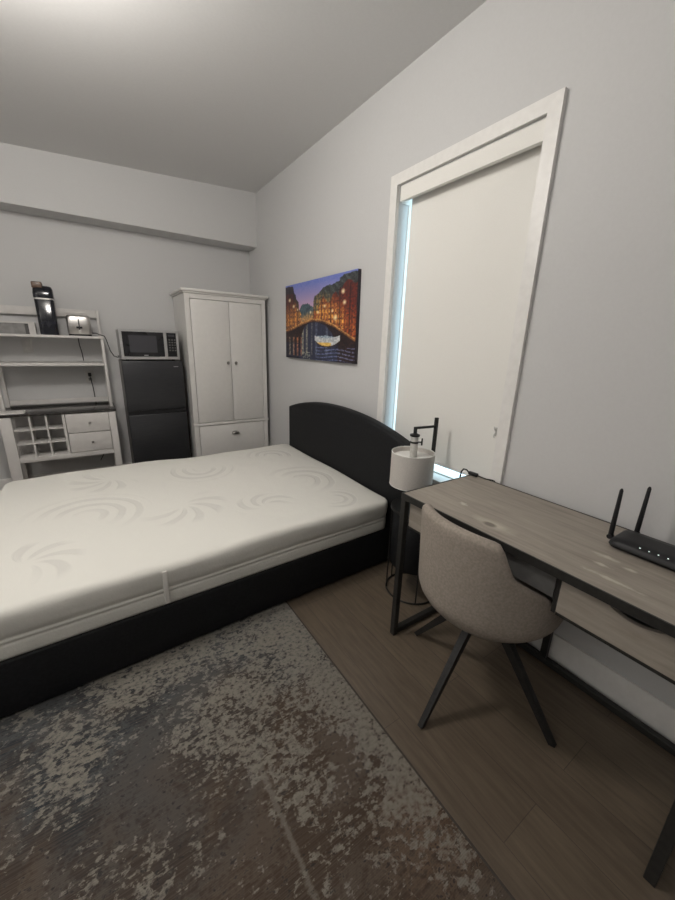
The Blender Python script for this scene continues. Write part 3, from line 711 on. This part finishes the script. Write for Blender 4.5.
box('centre_apron', 'dark_grey', dk, DX0+.024, DX0+.040, .429, .703, .662, H0-.0005)

# router on the desk
rt = thing('wifi_router', 'black wireless router with upright antennas on the right end of the desk', 'router', (1.48, .28, DZ))
rx0, rx1, ry0, ry1 = 1.405, 1.555, .165, .405
bm = B(); loft(bm, [[(x, y, z) for x, y in rrect((rx0+rx1)/2, (ry0+ry1)/2, (rx1-rx0)/2-i, (ry1-ry0)/2-i, .02, 5)] for i, z in ((.012, DZ+.0015), (.004, DZ+.006), (0, DZ+.014), (.003, DZ+.026), (.012, DZ+.034), (.04, DZ+.037))])
obj('case', bm, 'black_plastic', rt)
for k in range(4):
    y = .318-.024*k; obj('status_light', lathe(B(), (rx0+.013, y, DZ+.0335), [(.002, 0), (.002, .0015), (.0008, .002)], 10), 'led', rt)
def antenna(x, y, lean, z0=DZ+.018):
    jb = obj('antenna', tube(B(), [(x, y, z0), (x, y, z0+.03), (x+lean[0]*.18, y+lean[1]*.18, z0+.05), (x+lean[0], y+lean[1], z0+.175), (x+lean[0]*1.02, y+lean[1]*1.02, z0+.182)], [.008, .008, .0078, .0058, .003], 12), 'black_plastic', rt)
    obj('hinge', tube(B(), [(x-.010, y, z0+.004), (x+.010, y, z0+.004)], .0085, 12), 'black_plastic', jb)
antenna(1.455, .4135, (0, .002)); antenna(1.563, .372, (.004, .0)); antenna(1.563, .205, (.01, -.01))
# inline-switch cord on the back corner of the desk
ic = thing('switch_cord', 'black cord with inline switch at the far back corner of the desk', 'cord', (1.6, 1.09, DZ))
bm = B(); bx(bm, 1.592, 1.612, 1.062, 1.118, DZ+.002, DZ+.022, .007, 3); obj('inline_switch', bm, 'black_plastic', ic)
obj('cord', tube(B(), [(1.602, 1.116, DZ+.012), (1.604, 1.135, DZ+.022), (1.606, 1.155, DZ+.020), (1.61, 1.170, DZ+.0), (1.61, 1.175, DZ-.05), (1.612, 1.19, DZ-.12), (1.62, 1.21, DZ-.18)], .004, 8), 'cord', ic)
obj('cord', tube(B(), [(1.602, 1.064, DZ+.012), (1.606, 1.045, DZ+.009), (1.612, 1.02, DZ+.0055), (1.626, .995, DZ+.0055), (1.633, .985, DZ+.002), (1.6345, .98, DZ-.02), (1.6345, .97, DZ-.15)], .003, 8), 'cord', ic)

# ------------------------------------------------------------------ side table and lamp between bed and desk
stc = (1.465, 1.315); TZ = .545
st = thing('side_table', 'round black wire side table squeezed between the bed and the desk', 'side table', (*stc, 0))
obj('floor_ring', torus(B(), (stc[0], stc[1], .006), .150, .0055), 'black_metal', st)
obj('table_top', lathe(B(), (stc[0], stc[1], TZ-.016), [(.150, 0), (.158, .003), (.158, .013), (.155, .016)], 48), 'black_metal', st)
for a in (100, 145, 235, 330):
    a = math.radians(a+0); p = (stc[0]+.150*math.cos(a), stc[1]+.150*math.sin(a))
    obj('leg', tube(B(), [(p[0], p[1], .006), (p[0], p[1], TZ-.014)], .0045, 8), 'black_metal', st)

obj('fabric_bin', lathe(B(), (stc[0], stc[1], .185), [(.134, 0), (.140, .006), (.143, .335), (.140, .338)], 48), 'uphol', st, ang=50)
lp = thing('table_lamp', 'lamp with linen drum shade hanging from a black bent post beside the bed', 'lamp', (1.56, 1.36, TZ))
px_, py_ = 1.618, 1.385; sxx, syy = 1.475, 1.405
lb = B(); lathe(lb, (1.565, 1.36, TZ+.0005), [(.068, 0), (.070, .004), (.068, .012), (.06, .014)], 36); obj('base', lb, 'black_metal', lp)
box('post', 'black_metal', lp, px_-.009, px_+.009, py_-.009, py_+.009, TZ+.014, 1.035, bev=.0015, seg=1)
obj('arm', beam(B(), (px_-.009, py_, .985), (sxx, syy, .985), .012, .012), 'black_metal', lp)
obj('drop_rod', beam(B(), (sxx, syy, .991), (sxx, syy, .955), .014, .014), 'black_metal', lp)
obj('socket', lathe(B(), (sxx, syy, .80), [(.014, 0), (.021, .01), (.021, .135), (.018, .145)], 24), 'clear', lp)
bm = B(); lathe(bm, (sxx, syy, .938), [(.027, 0), (.028, .003), (.028, .010), (.012, .016)], 24); obj('socket_cap', bm, 'black_metal', lp); bm = B(); lathe(bm, (sxx, syy, .898), [(.0225, 0), (.0235, .002), (.0235, .009), (.0225, .011)], 24); obj('socket_collar', bm, 'black_metal', lp)
bm = B(); tube(bm, [(sxx+.021, syy-.012, .903), (sxx+.038, syy-.022, .903)], .004, 8); tube(bm, [(sxx+.038, syy-.022, .885), (sxx+.038, syy-.022, .925)], .0045, 8); obj('switch_key', bm, 'black_metal', lp)
SR, SZ0, SZ1 = .122, .652, .845
sh = obj('lamp_shade', lathe(B(), (sxx, syy, SZ0), [(SR, 0), (SR, SZ1-SZ0), (SR-.004, SZ1-SZ0), (SR-.004, 0)], 56, close=True), 'shade', lp, ang=50)
for z in (SZ0, SZ1): obj('rim', torus(B(), (sxx, syy, z), SR-.002, .003, 56, 8), 'shade_in', sh)
bm = B(); lathe(bm, (sxx, syy, SZ1-.028), [(.024, 0), (SR-.006, 0), (SR-.006, .002), (.024, .002)], 48, close=True); obj('diffuser', bm, 'shade_in', sh)

# ------------------------------------------------------------------ chair
CC = Vector((1.238, .707, 0))
chd = thing('desk_chair', 'taupe velvet tub chair with splayed black legs tucked under the desk', 'chair', CC)
def top_h(th):      # th: 0 = middle of the back, +-pi = front
    th = (-th+.11+PI) % (2*PI) - PI
    a = abs(th)
    def sm(t): return t*t*(3-2*t)
    if a < .66: return .818-.012*(a/.66)**2
    if th < 0:
        if a < .95: t = sm((a-.66)/.29); return .806*(1-t)+.585*t
    else:
        if a < .98: t = sm((a-.66)/.32); return .806*(1-t)+.675*t
        if a < 1.36: t = (a-.98)/.38; return .675*(1-t)+.618*t
        if a < 1.62: t = sm((a-1.36)/.26); return .618*(1-t)+.572*t
    a0 = .95 if th < 0 else 1.62
    if a < 2.4: t = sm((a-a0)/(2.4-a0)); return (.585 if th < 0 else .572)*(1-t)+.48*t
    return .48
ZS = .376
def shell_pt(th, t, off=0.):
    zt = top_h(th)
    z = ZS+(zt-ZS)*t
    h = z-ZS
    r = .156 + .112*math.sin(min(1, h/.13)*PI/2)**.8 + .045*h
    r -= off
    return Vector((CC.x - r*math.cos(th), CC.y + r*1.01*math.sin(th), z))
bm = B(); NT, NZ = 96, 18; th_ = .045
outer = [[None]*(NZ+1) for _ in range(NT)]
ringsO = []; ringsI = []
for i in range(NT):
    th = -PI+2*PI*i/NT
    o_ = [shell_pt(th, k/NZ) for k in range(NZ+1)]
    i_ = [shell_pt(th, k/NZ, th_*(.5+.5*min(1, k/4))) for k in range(NZ+1)]
    rim = []
    for k in range(1, 6):
        a = PI*k/6; c0 = (o_[-1]+i_[-1])/2; half = (o_[-1]-i_[-1])/2
        rim.append(c0+half*math.cos(a)+Vector((0, 0, half.length*math.sin(a)*.9)))
    inner = [p for p in reversed(i_) if p.z > .475] or [i_[-1]]
    prof_ = o_ + rim + [i_[k] for k in range(NZ, 4, -1)]
    ringsO.append([bm.verts.new(p) for p in prof_])
L = len(ringsO[0])
for i in range(NT):
    A, Bq = ringsO[i], ringsO[(i+1) % NT]
    for k in range(L-1): bm.faces.new((A[k], Bq[k], Bq[k+1], A[k+1]))
bm.faces.new([ringsO[i][0] for i in range(NT)]); bm.faces.new([ringsO[i][-1] for i in range(NT)][::-1])
obj('tub_shell', bm, 'velvet', chd, ang=70)
bm = B(); loft(bm, [[(CC.x+.01+(r-.0)*math.cos(2*PI*k/48), CC.y+r*math.sin(2*PI*k/48), z) for k in range(48)] for r, z in ((.19, .46), (.212, .475), (.214, .495), (.20, .505), (.15, .509), (.06, .510))]); obj('seat_cushion', bm, 'velvet', chd, ang=60)
feet = [(.893, .680), (1.262, .365), (1.226, 1.030), (1.575, .715)]
hub = obj('hub', lathe(B(), (CC.x, CC.y, .372), [(.08, -.018), (.09, -.014), (.09, -.002), (.12, .003)], 32), 'black_metal', chd)
for fx_, fy_ in feet:
    d = Vector((fx_-CC.x, fy_-CC.y, 0)).normalized()
    p = Vector((CC.x, CC.y, .376))+d*.06; q = Vector((fx_, fy_, .0))
    bm = beam(B(), p, q, .028, .040, .020, .026)
    for v in bm.verts: v.co.z = max(v.co.z, .0)
    obj('leg', bm, 'black_metal', chd)
bpy.context.view_layer.update()
